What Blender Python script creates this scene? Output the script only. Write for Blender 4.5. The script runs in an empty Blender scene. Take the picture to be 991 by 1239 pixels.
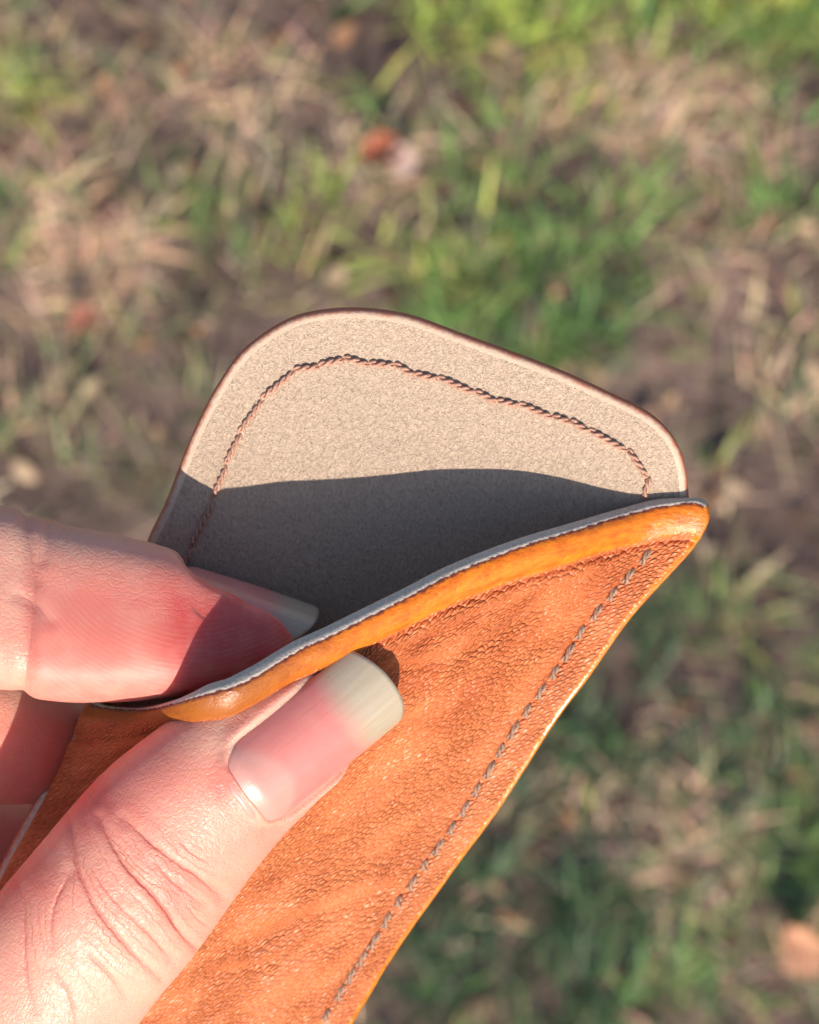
import bpy, bmesh, math, random, time
import numpy as np
import openvdb
from mathutils import Matrix, Vector, geometry as mgeo

T0 = time.time()
SC = bpy.context.scene
COL = SC.collection
rng = np.random.default_rng(7)
random.seed(7)

# ------------------------------------------------------------------ camera
PITCH = math.radians(78.0)          # looking steeply down at what the hand holds
CAM = Vector((0, 0, 1.40))
DIST = 250.0                        # mm from the lens to the plane of the case mouth
PXMM = 11.0                         # photo pixels per mm at that distance
cam_d = bpy.data.cameras.new('camera')
cam = bpy.data.objects.new('camera', cam_d)
COL.objects.link(cam)
cam.location = CAM
cam.rotation_euler = (math.pi / 2 - PITCH, 0, 0)
cam_d.sensor_fit = 'HORIZONTAL'
cam_d.sensor_width = 36.0
cam_d.lens = 36.0 * DIST / (991 / PXMM)
cam_d.clip_start = 0.01
cam_d.clip_end = 2000
cam_d.dof.use_dof = True
cam_d.dof.focus_distance = 0.240
cam_d.dof.aperture_fstop = cam_d.lens / 2.6
SC.camera = cam

# axes of the held case: x right, y up the case, z towards the lens
RIGHT = Vector((1, 0, 0))
UP = Vector((0, math.sin(PITCH), math.cos(PITCH)))
BACK = Vector((0, -math.cos(PITCH), math.sin(PITCH)))
HROT = Matrix((RIGHT, UP, BACK)).transposed()
HORG = CAM - BACK * (DIST / 1000)

# ------------------------------------------------------------------ light
S_H = Vector((0.13, -1.0, 0.86)).normalized()      # towards the sun, in the axes of the case
S_W = (HROT @ S_H).normalized()
elev = math.asin(S_W.z)
rot = math.atan2(S_W.x, S_W.y)
print('sun elevation', math.degrees(elev), 'rotation', math.degrees(rot))
world = bpy.data.worlds.new('World')
SC.world = world
world.use_nodes = True
wn = world.node_tree
sky = wn.nodes.new('ShaderNodeTexSky')
sky.sky_type = 'NISHITA'
sky.sun_disc = False
sky.sun_elevation = elev
sky.sun_rotation = rot
bg = wn.nodes['Background']
bg.inputs['Strength'].default_value = 0.125
wn.links.new(sky.outputs[0], bg.inputs[0])
sun_d = bpy.data.lights.new('sun', 'SUN')
sun_d.energy = 5.0
sun_d.angle = math.radians(0.5)
sun_d.color = (1.0, 0.91, 0.79)
sun = bpy.data.objects.new('sun', sun_d)
COL.objects.link(sun)
sun.rotation_euler = S_W.to_track_quat('Z', 'Y').to_euler()
sun.location = (0, -3, 4)

SC.view_settings.view_transform = 'Standard'
SC.view_settings.look = 'None'
SC.view_settings.gamma = 1
SC.view_settings.exposure = 0.32
SC.render.engine = 'CYCLES'
SC.cycles.use_denoising = True
SC.cycles.max_bounces = 6
SC.cycles.use_adaptive_sampling = True
SC.cycles.adaptive_threshold = 0.015


# ------------------------------------------------------------------ helpers
def P(px, py, z=0.0):
    """a point of the held case or hand, in mm, from where it is seen and how far it stands out"""
    k = 1 - np.asarray(z, float) / DIST
    return np.stack([(np.asarray(px, float) - 495.5) / PXMM * k,
                     (619.5 - np.asarray(py, float)) / PXMM * k,
                     np.asarray(z, float) + 0 * np.asarray(px, float)], -1)


def to_px(v):
    k = 1 - v[..., 2] / DIST
    return v[..., 0] / k * PXMM + 495.5, 619.5 - v[..., 1] / k * PXMM


def ground_at(px, py):
    d = RIGHT * ((px - 495.5) / PXMM) + UP * ((619.5 - py) / PXMM) - BACK * DIST
    t = -CAM.z / d.z
    p = CAM + d * t
    return p.x, p.y


def smooth(x, a, b):
    t = np.clip((x - a) / (b - a), 0, 1)
    return t * t * (3 - 2 * t)


def vnoise(p, scale, seed=0):
    """cheap 3-D value noise in 0..1"""
    q = p * scale + seed * 17.13
    i = np.floor(q).astype(np.int64)
    f = q - i
    f = f * f * (3 - 2 * f)

    def h(a, b, c):
        n = (a * 374761393 + b * 668265263 + c * 2147483647 + seed * 974711) & 0xffffffff
        n = ((n ^ (n >> 13)) * 1274126177) & 0xffffffff
        return ((n ^ (n >> 16)) & 0xffff) / 65535.0
    r = 0
    for dx in (0, 1):
        for dy in (0, 1):
            for dz in (0, 1):
                w = (f[:, 0] if dx else 1 - f[:, 0]) * (f[:, 1] if dy else 1 - f[:, 1]) * (f[:, 2] if dz else 1 - f[:, 2])
                r = r + w * h(i[:, 0] + dx, i[:, 1] + dy, i[:, 2] + dz)
    return r


def catmull(pts, n):
    """n samples, evenly spaced by length, of a smooth curve through the rows of pts"""
    pts = np.asarray(pts, float)
    m = len(pts)
    ext = np.vstack([2 * pts[0] - pts[1], pts, 2 * pts[-1] - pts[-2]])
    out = []
    for i in range(m - 1):
        p0, p1, p2, p3 = ext[i:i + 4]
        for t in np.linspace(0, 1, 24, endpoint=False):
            out.append(0.5 * (2 * p1 + (p2 - p0) * t + (2 * p0 - 5 * p1 + 4 * p2 - p3) * t * t + (3 * p1 - p0 - 3 * p2 + p3) * t ** 3))
    out.append(pts[-1])
    out = np.array(out)
    L = np.r_[0, np.cumsum(np.linalg.norm(np.diff(out[:, :2 if out.shape[1] == 2 else 3], axis=0), axis=1))]
    s = np.linspace(0, L[-1], n)
    return np.stack([np.interp(s, L, out[:, k]) for k in range(out.shape[1])], 1)


def mesh_obj(name, verts, faces, mats, parent=None, smooth_shade=True, attrs=None, mat_idx=None, scale=0.001):
    me = bpy.data.meshes.new(name)
    v = np.asarray(verts, np.float64) * scale
    if isinstance(faces, np.ndarray):
        n, k = faces.shape
        me.vertices.add(len(v))
        me.vertices.foreach_set('co', v.astype(np.float32).ravel())
        me.loops.add(n * k)
        me.loops.foreach_set('vertex_index', faces.astype(np.int32).ravel())
        me.polygons.add(n)
        me.polygons.foreach_set('loop_start', (np.arange(n) * k).astype(np.int32))
        me.update(calc_edges=True)
    else:
        me.from_pydata(v.tolist(), [], faces)
    if smooth_shade:
        me.polygons.foreach_set('use_smooth', np.ones(len(me.polygons), bool))
    for m in (mats if isinstance(mats, (list, tuple)) else [mats]):
        me.materials.append(m)
    if mat_idx is not None:
        me.polygons.foreach_set('material_index', np.asarray(mat_idx, np.int32))
    for an, (kind, data) in (attrs or {}).items():
        a = me.attributes.new(an, kind, 'POINT')
        if kind == 'FLOAT':
            a.data.foreach_set('value', np.asarray(data, np.float32).ravel())
        elif kind == 'FLOAT_VECTOR':
            a.data.foreach_set('vector', np.asarray(data, np.float32).ravel())
        else:
            a.data.foreach_set('color', np.asarray(data, np.float32).ravel())
    me.update()
    o = bpy.data.objects.new(name, me)
    COL.objects.link(o)
    if parent:
        o.parent = parent
    return o


def tag(o, label=None, cat=None, group=None, kind=None):
    for k, v in (('label', label), ('category', cat), ('group', group), ('kind', kind)):
        if v:
            o[k] = v
    return o


class NT:
    """short hand for building node materials"""
    def __init__(self, name):
        self.m = bpy.data.materials.new(name)
        self.m.use_nodes = True
        self.t = self.m.node_tree
        self.b = self.t.nodes['Principled BSDF']

    def n(self, typ, ins=None, **props):
        nd = self.t.nodes.new('ShaderNode' + typ)
        for k, v in props.items():
            setattr(nd, k, v)
        for k, v in (ins or {}).items():
            self.set(nd.inputs[k], v)
        return nd

    def set(self, sock, v):
        if isinstance(v, bpy.types.NodeSocket):
            self.t.links.new(v, sock)
        elif isinstance(v, (tuple, list)) and len(v) == 3 and sock.type == 'RGBA':
            sock.default_value = (*v, 1)
        else:
            sock.default_value = v

    def p(self, **kw):
        for k, v in kw.items():
            self.set(self.b.inputs[k.replace('_', ' ')], v)

    def math(self, op, a, b=0.0, c=0.0, clamp=False):
        nd = self.n('Math', {0: a, 1: b, 2: c}, operation=op)
        nd.use_clamp = clamp
        return nd.outputs[0]

    def mix(self, f, a, b, blend='MIX'):
        nd = self.n('Mix', data_type='RGBA', blend_type=blend)
        self.set(nd.inputs[0], f)
        self.set(nd.inputs[6], a)
        self.set(nd.inputs[7], b)
        return nd.outputs[2]

    def step(self, x, a, b, lo=0.0, hi=1.0):
        nd = self.n('MapRange', {0: x, 1: a, 2: b, 3: lo, 4: hi}, interpolation_type='SMOOTHSTEP')
        return nd.outputs[0]

    def attr(self, name):
        return self.n('Attribute', attribute_name=name)

    def noise(self, vec, scale, detail=2.0, rough=0.5, dist=0.0):
        return self.n('TexNoise', {'Vector': vec, 'Scale': scale, 'Detail': detail, 'Roughness': rough, 'Distortion': dist}).outputs[0]

    def noisec(self, vec, scale, detail=2.0):
        return self.n('TexNoise', {'Vector': vec, 'Scale': scale, 'Detail': detail}).outputs[1]

    def vor(self, vec, scale, feature='F1', rnd=1.0, out=0):
        return self.n('TexVoronoi', {'Vector': vec, 'Scale': scale, 'Randomness': rnd}, feature=feature).outputs[out]

    def mapv(self, vec, scale=(1, 1, 1), rot=(0, 0, 0)):
        return self.n('Mapping', {'Vector': vec, 'Scale': scale, 'Rotation': rot}).outputs[0]

    def vadd(self, a, b, f=1.0):
        s = self.n('VectorMath', {0: b, 'Scale': f}, operation='SCALE').outputs[0]
        return self.n('VectorMath', {0: a, 1: s}, operation='ADD').outputs[0]

    def bump(self, h, dist_mm, strength=1.0, normal=None):
        nd = self.n('Bump', {'Height': h, 'Distance': dist_mm * 0.001, 'Strength': strength})
        if normal is not None:
            self.set(nd.inputs['Normal'], normal)
        return nd.outputs[0]

    def obj_mm(self):
        c = self.n('TexCoord').outputs['Object']
        return self.n('VectorMath', {0: c, 'Scale': 1000.0}, operation='SCALE').outputs[0]


def ramp(nt, fac, stops, interp='LINEAR'):
    nd = nt.n('ValToRGB', {0: fac})
    cr = nd.color_ramp
    cr.interpolation = interp
    while len(cr.elements) < len(stops):
        cr.elements.new(0.5)
    for e, (p, c) in zip(cr.elements, stops):
        e.position = p
        e.color = (*c, 1)
    return nd.outputs[0]


# ------------------------------------------------------------------ materials
def mat_suede():
    nt = NT('suede')
    c = nt.obj_mm()
    w = nt.vadd(c, nt.noisec(c, 1.1), 0.5)
    nap = nt.noise(nt.mapv(w, (1.0, 0.6, 0.6), (0, 0, 0.5)), 3.6, 4, 0.68)
    flecks = nt.noise(nt.mapv(w, (1, 1, 1), (0, 0, 1.0)), 5.5, 2, 0.6)
    big = nt.noise(c, 0.13, 2)
    col = ramp(nt, nap, [(0.28, (0.38, 0.265, 0.190)), (0.47, (0.58, 0.420, 0.305)), (0.72, (0.75, 0.565, 0.42))])
    rub = nt.noise(nt.mapv(w, (0.10, 0.5, 0.3), (0, 0, 0.35)), 1.0, 4, 0.6)
    col = nt.mix(nt.step(rub, 0.52, 0.72, 0, 0.18), col, (0.42, 0.30, 0.22))
    col = nt.mix(nt.math('MULTIPLY', big, 0.35), col, (0.42, 0.32, 0.25))
    col = nt.mix(nt.step(flecks, 0.66, 0.72, 0, 0.35), col, (0.80, 0.66, 0.50))
    pit = nt.step(nt.vor(w, 0.75), 0.02, 0.13, 0.5, 0.0)
    col = nt.mix(nt.math('MULTIPLY', pit, nt.step(nt.noise(c, .4), .5, .6)), col, (0.26, 0.16, 0.10))
    h = nt.math('ADD', nap, nt.math('MULTIPLY', flecks, 0.45))
    nt.p(Base_Color=col, Roughness=0.95, Normal=nt.bump(h, 0.42, 1.0), Sheen_Weight=0.12, Sheen_Roughness=0.6)
    nt.b.inputs['Specular IOR Level'].default_value = 0.1
    return nt.m


def mat_leather(back=False):
    """grained saddle leather; attribute coord = (mm across from the right edge, mm below the mouth, 0)"""
    nt = NT('grained_leather')
    at = nt.attr('coord')
    c = at.outputs['Vector']
    sx = nt.n('SeparateXYZ', {0: c})
    across, down = sx.outputs[0], sx.outputs[1]
    w = nt.vadd(c, nt.noisec(c, 0.45), 0.7)
    w2 = nt.vadd(c, nt.noisec(c, 0.25), 2.2)
    v1 = nt.n('TexVoronoi', {'Vector': nt.mapv(w, (1.0, 1.15, 1), (0, 0, 0.5)), 'Scale': 1.45, 'Smoothness': 0.15, 'Randomness': 0.85}, feature='SMOOTH_F1').outputs[0]
    v1e = nt.vor(nt.mapv(w, (1.0, 1.15, 1), (0, 0, 0.5)), 1.45, 'DISTANCE_TO_EDGE', 0.85)
    v2 = nt.n('TexVoronoi', {'Vector': w, 'Scale': 2.3, 'Smoothness': 0.3}, feature='SMOOTH_F1').outputs[0]
    fine = nt.noise(w, 5.0, 2, 0.6)
    # the wrinkles that gather under the mouth, running along it
    wr = nt.noise(nt.mapv(w2, (0.32, 1.5, 1)), 1.0, 3, 0.6)
    wrm = nt.math('MULTIPLY', nt.step(down, 3.6, 5.0), nt.step(down, 7, 17, 1.0, 0.12))
    wrl = nt.noise(nt.mapv(w2, (0.12, 0.34, 1), (0, 0, -0.5)), 1.0, 3, 0.55)
    narrow = nt.step(across, 60, 74, 0.0, 2.2)       # the band thins out towards the gripped end
    band = nt.step(nt.math('ADD', nt.math('ADD', down, narrow), nt.math('MULTIPLY', nt.noise(c, 0.6, 2), 1.0)), 3.7, 4.6)      # 0 on the burnished band
    side = nt.step(nt.math('ADD', across, nt.math('MULTIPLY', nt.noise(c, 0.8, 2), 0.6)), 0.45, 1.0)    # 0 on the burnished side edge
    grain = nt.math('MULTIPLY', band, side)
    big = nt.step(nt.noise(c, 0.12, 2), 0.38, 0.62, 0.55, 1.1)      # the grain is bolder in places
    height = nt.math('MULTIPLY', nt.math('ADD', nt.math('MULTIPLY', nt.math('MULTIPLY', v1, v1), -1.2), nt.math('MULTIPLY', nt.step(v1e, -0.05, 0.30), 0.75)), big)
    height = nt.math('ADD', height, nt.math('MULTIPLY', v2, -0.12))
    height = nt.math('ADD', height, nt.math('MULTIPLY', fine, 0.06))
    height = nt.math('ADD', height, nt.math('MULTIPLY', nt.math('MULTIPLY', wr, wrm), 1.0))
    height = nt.math('ADD', height, nt.math('MULTIPLY', wrl, 0.6))
    height = nt.math('MULTIPLY', height, nt.math('MULTIPLY_ADD', grain, 0.96, 0.04))
    soft = nt.math('MULTIPLY', nt.noise(nt.mapv(c, (0.7, 1.2, 1)), 1.6, 5, 0.65), nt.math('SUBTRACT', 1.0, band))
    height = nt.math('ADD', height, nt.math('MULTIPLY', soft, 0.5))
    blot = nt.noise(c, 0.16, 3, 0.55)
    col = ramp(nt, blot, [(0.30, (0.48, 0.108, 0.034)), (0.52, (0.60, 0.155, 0.050)), (0.72, (0.67, 0.200, 0.070))])
    col = nt.mix(nt.math('MULTIPLY', nt.step(v1e, 0.0, 0.12, 1.0, 0.0), 0.14), col, (0.26, 0.060, 0.016))
    col = nt.mix(nt.math('MULTIPLY', nt.step(v1, 0.25, 0.05, 0.0, 1.0), 0.25), col, (0.72, 0.34, 0.15))
    # paler, yellower towards the foot of the case
    col = nt.mix(nt.math('MULTIPLY', nt.step(down, 14, 40), 0.45), col, (0.63, 0.192, 0.074))
    amb = ramp(nt, nt.noise(nt.mapv(c, (0.5, 1.0, 1)), 0.85, 6, 0.72), [(0.27, (0.28, 0.055, 0.007)), (0.46, (0.62, 0.145, 0.009)), (0.70, (0.78, 0.240, 0.014))])
    amb = nt.mix(nt.math('MULTIPLY', nt.step(across, 36, 58), 0.8), amb, (0.24, 0.075, 0.014))   # weaker light at the gripped end, painted in as brown
    col = nt.mix(grain, amb, col)
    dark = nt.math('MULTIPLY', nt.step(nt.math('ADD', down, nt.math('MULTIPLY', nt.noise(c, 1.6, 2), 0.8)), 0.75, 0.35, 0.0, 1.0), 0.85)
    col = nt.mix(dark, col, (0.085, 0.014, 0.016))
    rough = nt.math('MULTIPLY_ADD', grain, 0.12, 0.28)
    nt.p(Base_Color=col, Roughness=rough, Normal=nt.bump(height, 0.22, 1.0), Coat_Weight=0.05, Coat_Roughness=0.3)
    nt.b.inputs['Specular IOR Level'].default_value = 0.45
    return nt.m


def mat_rim():
    """cut edges; attribute rim = 0 on the flesh side .. 1 on the grain side"""
    nt = NT('cut_edge')
    c = nt.obj_mm()
    r = nt.attr('rim').outputs['Fac']
    n = nt.noise(nt.mapv(c, (1, 1, 1)), 1.3, 3, 0.6)
    rr = nt.math('ADD', r, nt.math('MULTIPLY_ADD', n, 0.36, -0.18))
    col = ramp(nt, rr, [(0.0, (0.56, 0.41, 0.29)), (0.10, (0.62, 0.46, 0.34)), (0.19, (0.54, 0.31, 0.21)), (0.29, (0.47, 0.135, 0.075)), (0.60, (0.38, 0.075, 0.045)), (1.0, (0.34, 0.09, 0.02))])
    fz = nt.noise(c, 4.0, 3, 0.6)
    nt.p(Base_Color=col, Roughness=0.30, Normal=nt.bump(fz, 0.10, 0.6), Coat_Weight=0.15, Coat_Roughness=0.25)
    return nt.m


def mat_lip_edge():
    nt = NT('raw_leather_edge')
    c = nt.obj_mm()
    r = nt.attr('rim').outputs['Fac']
    n = nt.noise(c, 3.0, 4, 0.65)
    col = ramp(nt, n, [(0.3, (0.42, 0.35, 0.30)), (0.7, (0.62, 0.53, 0.46))])
    col = nt.mix(nt.step(nt.math('ADD', r, nt.math('MULTIPLY_ADD', nt.noise(c, 1.8, 2), 0.3, -0.15)), 0.88, 0.98), col, (0.085, 0.014, 0.020))
    nt.p(Base_Color=col, Roughness=0.55, Normal=nt.bump(n, 0.22, 0.8))
    nt.b.inputs['Specular IOR Level'].default_value = 0.3
    return nt.m


def mat_side_edge():
    nt = NT('amber_edge')
    c = nt.obj_mm()
    n = nt.noise(c, 0.9, 4, 0.6)
    col = ramp(nt, n, [(0.3, (0.42, 0.105, 0.010)), (0.55, (0.62, 0.18, 0.012)), (0.75, (0.74, 0.26, 0.025))])
    nt.p(Base_Color=col, Roughness=0.34, Normal=nt.bump(n, 0.12, 0.6), Coat_Weight=0.2, Coat_Roughness=0.3)
    return nt.m


def mat_thread(name, a, b, rough=0.5):
    nt = NT(name)
    c = nt.obj_mm()
    n = nt.noise(c, 5.0, 3, 0.6)
    col = ramp(nt, n, [(0.3, a), (0.7, b)])
    nt.p(Base_Color=col, Roughness=rough, Normal=nt.bump(nt.noise(c, 14, 2), 0.05, 0.7))
    return nt.m


def mat_skin():
    nt = NT('skin')
    c = nt.obj_mm()
    ta = nt.attr('tint').outputs['Color']
    fuv = nt.attr('fuv').outputs['Vector']          # mm along the finger, mm round it, ridge weight
    sep = nt.n('SeparateXYZ', {0: fuv})
    ridge_w = sep.outputs[2]
    ph = nt.attr('ridge').outputs['Fac']
    # mottling
    n1 = nt.noise(c, 0.22, 3, 0.6)
    n2 = nt.noise(c, 0.9, 3, 0.6)
    col = nt.mix(nt.step(n1, 0.35, 0.7, 0.0, 0.25), ta, (0.76, 0.43, 0.33))
    col = nt.mix(nt.step(n2, 0.40, 0.75, 0.0, 0.20), col, (0.68, 0.235, 0.195))
    # criss-cross skin lines, cells long across the finger
    w = nt.vadd(fuv, nt.noisec(c, 0.5), 1.1)
    e1 = nt.vor(nt.mapv(w, (0.55, 1.25, 0.0), (0, 0, 0.35)), 1.7, 'DISTANCE_TO_EDGE')
    e2 = nt.vor(nt.mapv(w, (1.0, 0.7, 0.0), (0, 0, -0.6)), 3.4, 'DISTANCE_TO_EDGE')
    lines = nt.math('ADD', nt.math('MULTIPLY', nt.step(e1, 0.0, 0.16), 0.75), nt.math('MULTIPLY', nt.step(e2, 0.0, 0.22), 0.6))
    dome = nt.math('MULTIPLY', nt.n('TexVoronoi', {'Vector': nt.mapv(w, (1.0, 0.7, 0.0)), 'Scale': 2.6, 'Smoothness': 0.5}, feature='SMOOTH_F1').outputs[0], -0.9)
    lines = nt.math('ADD', lines, dome)
    lines = nt.math('ADD', lines, nt.math('MULTIPLY', nt.noise(c, 2.2, 3, 0.6), 0.7))
    # folds of the joints: a thin furrow between soft banks; and small wrinkles running across
    fo = nt.n('SeparateXYZ', {0: nt.attr('fold').outputs['Vector']})
    fd = nt.math('ADD', fo.outputs[0], nt.math('MULTIPLY_ADD', nt.noise(c, 1.0, 3, 0.65), 0.56, -0.28))
    fe = nt.math('EXPONENT', nt.math('MULTIPLY', nt.math('MULTIPLY', fd, fd), -28.0))
    fb = nt.math('EXPONENT', nt.math('MULTIPLY', nt.math('MULTIPLY', fd, fd), -2.2))
    furrow = nt.math('MULTIPLY', nt.math('SUBTRACT', nt.math('MULTIPLY', fb, 0.7), nt.math('MULTIPLY', fe, 3.4)), fo.outputs[1])
    rn = nt.noise(nt.mapv(nt.vadd(fuv, nt.noisec(c, 0.4), 1.6), (0.85, 0.22, 0.0)), 1.0, 4, 0.62)
    ridl = nt.step(nt.math('ABSOLUTE', nt.math('SUBTRACT', rn, 0.5)), 0.0, 0.055)
    lines = nt.math('ADD', lines, nt.math('MULTIPLY', nt.math('MULTIPLY', ridl, 1.1), nt.math('MULTIPLY_ADD', fo.outputs[2], 0.9, 0.1)))
    lines = nt.math('ADD', lines, nt.math('MULTIPLY', furrow, 4.2))
    col = nt.mix(nt.math('MULTIPLY', fe, nt.math('MULTIPLY', fo.outputs[1], 0.55), clamp=True), col, (0.50, 0.10, 0.075))
    # friction ridges of the finger pad
    wob = nt.math('MULTIPLY', nt.noise(fuv, 0.22, 2), 7.0)
    rid = nt.math('SINE', nt.math('ADD', nt.math('MULTIPLY', ph, 2 * math.pi / 0.56), wob))
    brk = nt.step(nt.noise(c, 0.8, 2), 0.35, 0.6, 0.4, 1.0)
    rid = nt.math('MULTIPLY', nt.math('MULTIPLY', rid, brk), 0.22)
    h = nt.n('Mix', {0: ridge_w, 2: lines, 3: nt.math('ADD', rid, nt.math('MULTIPLY', furrow, 4.0))}, data_type='FLOAT').outputs[0]
    col = nt.mix(nt.math('MULTIPLY', ridge_w, nt.step(rid, 0.05, 0.4, 0, 0.30)), col, (0.78, 0.46, 0.36))
    nt.p(Base_Color=col, Roughness=nt.math('MULTIPLY_ADD', ridge_w, 0.16, nt.math('MULTIPLY_ADD', n2, 0.16, 0.29)), Normal=nt.bump(h, 0.028, 0.9),
         Subsurface_Weight=0.65, Subsurface_Scale=0.003)
    nt.b.inputs['Subsurface Radius'].default_value = (1.3, 0.20, 0.13)
    nt.b.inputs['Specular IOR Level'].default_value = 0.38
    return nt.m


def mat_nail(free=12.4, lun=4.6, pink=(0.60, 0.165, 0.155)):
    """attribute nuv = (-1..1 across, mm from the root, 0)"""
    nt = NT('fingernail')
    nuv = nt.attr('nuv').outputs['Vector']
    s = nt.n('SeparateXYZ', {0: nuv})
    u, v = s.outputs[0], s.outputs[1]
    u2 = nt.math('MULTIPLY', u, u)
    c = nt.obj_mm()
    wob = nt.math('MULTIPLY_ADD', nt.noise(c, 1.4, 3), 0.8, -0.4)
    vv = nt.math('ADD', v, wob)
    mott = nt.noise(c, 0.35, 3)
    bed = nt.mix(mott, pink, (0.68, 0.26, 0.225))
    lv = nt.math('ADD', v, nt.math('MULTIPLY', u2, 3.2))
    lun_m = nt.step(lv, lun - 0.9, lun + 0.7, 1.0, 0.0)
    col = nt.mix(nt.math('MULTIPLY', lun_m, 0.7), bed, (0.62, 0.32, 0.27))
    fv = nt.math('SUBTRACT', vv, nt.math('MULTIPLY', nt.math('POWER', nt.math('ABSOLUTE', u), 3.0), 0.9))
    fr = nt.step(fv, free - 1.5, free + 1.0)
    streak = nt.noise(nt.mapv(nuv, (9.0, 0.10, 1)), 1.0, 3, 0.6)
    fcol = nt.mix(streak, (0.37, 0.30, 0.215), (0.50, 0.425, 0.325))
    col = nt.mix(fr, col, fcol)
    col = nt.mix(nt.math('MULTIPLY', nt.step(v, free + 2.6, free, 0.0, 1.0), nt.math('MULTIPLY', fr, 0.30)), col, pink)
    rd = nt.noise(nt.mapv(nuv, (14.0, 0.06, 1)), 1.0, 3, 0.6)
    h = nt.math('ADD', rd, nt.math('MULTIPLY', nt.noise(c, 2.5, 2), 0.25))
    nt.p(Base_Color=col, Roughness=0.36, Normal=nt.bump(h, 0.05, 0.8), Subsurface_Weight=0.35, Subsurface_Scale=0.0012, Coat_Weight=0.5, Coat_Roughness=0.16)
    nt.b.inputs['Subsurface Radius'].default_value = (1.0, 0.45, 0.35)
    return nt.m


M_SUEDE, M_LEATHER, M_RIM, M_LIP, M_SIDE = mat_suede(), mat_leather(), mat_rim(), mat_lip_edge(), mat_side_edge()
M_THREAD = mat_thread('brown_thread', (0.26, 0.10, 0.06), (0.62, 0.36, 0.26))
M_THREAD2 = mat_thread('grey_thread', (0.17, 0.085, 0.055), (0.42, 0.26, 0.18))
M_SKIN = mat_skin()

# ------------------------------------------------------------------ ground
PATCH = [  # where tufts grow: seen at, spread, kind (0 bright, 1 mid, 2 dark green, 3 olive, 4 straw), amount
    (560, 15, 55, 45, 0, 1.6), (650, 60, 70, 50, 0, 1.5), (900, 15, 140, 45, 0, 1.3), (760, 30, 90, 60, 1, .8), (965, 50, 60, 40, 1, 1.2),
    (25, 115, 45, 28, 0, 1.2), (445, 132, 38, 26, 0, 1.3), (415, 285, 45, 38, 0, 1.3), (870, 70, 80, 40, 1, .6),
    (600, 230, 90, 60, 1, .6), (810, 250, 90, 55, 1, 1.0), (930, 215, 80, 50, 1, 1.3), (700, 330, 110, 55, 1, .75), (555, 330, 70, 45, 0, .6),
    (650, 400, 110, 55, 1, 1.5), (720, 400, 60, 60, 2, .8), (320, 250, 45, 32, 1, .5), (235, 255, 45, 36, 1, .55), (300, 185, 60, 40, 3, 0.48),
    (540, 420, 60, 50, 1, .8),
    (640, 880, 70, 80, 2, 1.4), (600, 1080, 80, 110, 2, 1.4), (700, 1150, 90, 90, 2, 1.6), (850, 1180, 60, 60, 1, 1.2), (800, 740, 70, 55, 2, .9),
    (920, 780, 70, 70, 1, .8), (960, 1050, 50, 70, 1, 1.2), (760, 880, 60, 60, 2, .8), (900, 930, 60, 60, 2, .8), (560, 1200, 60, 60, 2, 1.0),
    (900, 690, 60, 50, 3, 0.36), (920, 870, 70, 50, 3, 0.48), (700, 800, 60, 60, 2, .7), (970, 960, 50, 50, 3, 0.42),
    (130, 160, 45, 45, 3, 0.60), (60, 50, 55, 38, 3, 0.60), (200, 40, 55, 38, 3, 0.42), (90, 450, 90, 60, 3, 0.54), (60, 540, 70, 50, 3, 0.54),
    (200, 560, 55, 45, 3, 0.48), (140, 610, 60, 35, 3, 0.36), (240, 470, 45, 45, 3, 0.36), (180, 360, 60, 45, 3, 0.48), (330, 320, 60, 45, 3, 0.36),
    (820, 135, 100, 38, 4, 3.0), (700, 120, 55, 38, 4, 2.0), (480, 225, 50, 45, 4, 1.4), (35, 230, 55, 45, 4, 1.5), (110, 295, 70, 36, 4, 1.6),
    (165, 95, 75, 40, 4, 1.2), (300, 130, 60, 40, 4, .9), (945, 385, 50, 40, 4, .9), (975, 480, 40, 60, 4, .9), (790, 1000, 75, 55, 4, 1.8),
    (700, 960, 55, 45, 4, 1.0), (300, 50, 70, 40, 4, .6), (560, 180, 55, 36, 4, 1.0), (860, 1110, 55, 40, 4, 1.3), (960, 1200, 45, 45, 4, .9),
    (60, 330, 60, 40, 4, 1.2), (20, 490, 40, 40, 4, .9), (880, 600, 60, 30, 4, .5), (260, 620, 50, 40, 4, .5), (640, 1010, 45, 40, 4, .7),
    (870, 330, 60, 35, 4, .8), (160, 520, 60, 30, 4, .6), (590, 1170, 40, 30, 4, .6),
    (-90, 300, 80, 200, 3, 0.36), (-90, 800, 80, 200, 3, 0.36), (-80, 80, 80, 80, 4, .8), (1080, 300, 80, 150, 1, .9), (1080, 700, 80, 150, 3, 0.42),
    (1080, 1100, 80, 150, 2, 1.0), (300, 900, 200, 150, 3, 0.36), (200, 1200, 200, 150, 3, 0.42), (500, 700, 150, 100, 3, 0.36), (500, -80, 300, 50, 1, .9),
    (500, 1330, 300, 60, 1, .8), (100, -80, 150, 50, 4, .7),
]
KINDC = np.array([(0.46, 0.53, 0.12), (0.19, 0.31, 0.085), (0.10, 0.165, 0.075), (0.30, 0.27, 0.14), (0.86, 0.60, 0.40)])
GP = []
for (px, py, rx, ry, k, a) in PATCH:
    x0, y0 = ground_at(px, py)
    x1, _ = ground_at(px + rx, py)
    _, y1 = ground_at(px, py - ry)
    GP.append((x0, y0, abs(x1 - x0), abs(y1 - y0), k, a))


def patch_weights(x, y):
    W = np.zeros((5, len(x)))
    jx = (vnoise(np.stack([x, y, 0 * x], 1), 14, 3) - .5) * .07
    jy = (vnoise(np.stack([x, y, 0 * x + 5], 1), 14, 4) - .5) * .07
    for (x0, y0, sx, sy, k, a) in GP:
        W[k] += a * np.exp(-(((x + jx - x0) / sx) ** 2 + ((y + jy - y0) / sy) ** 2))
    return W


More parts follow.
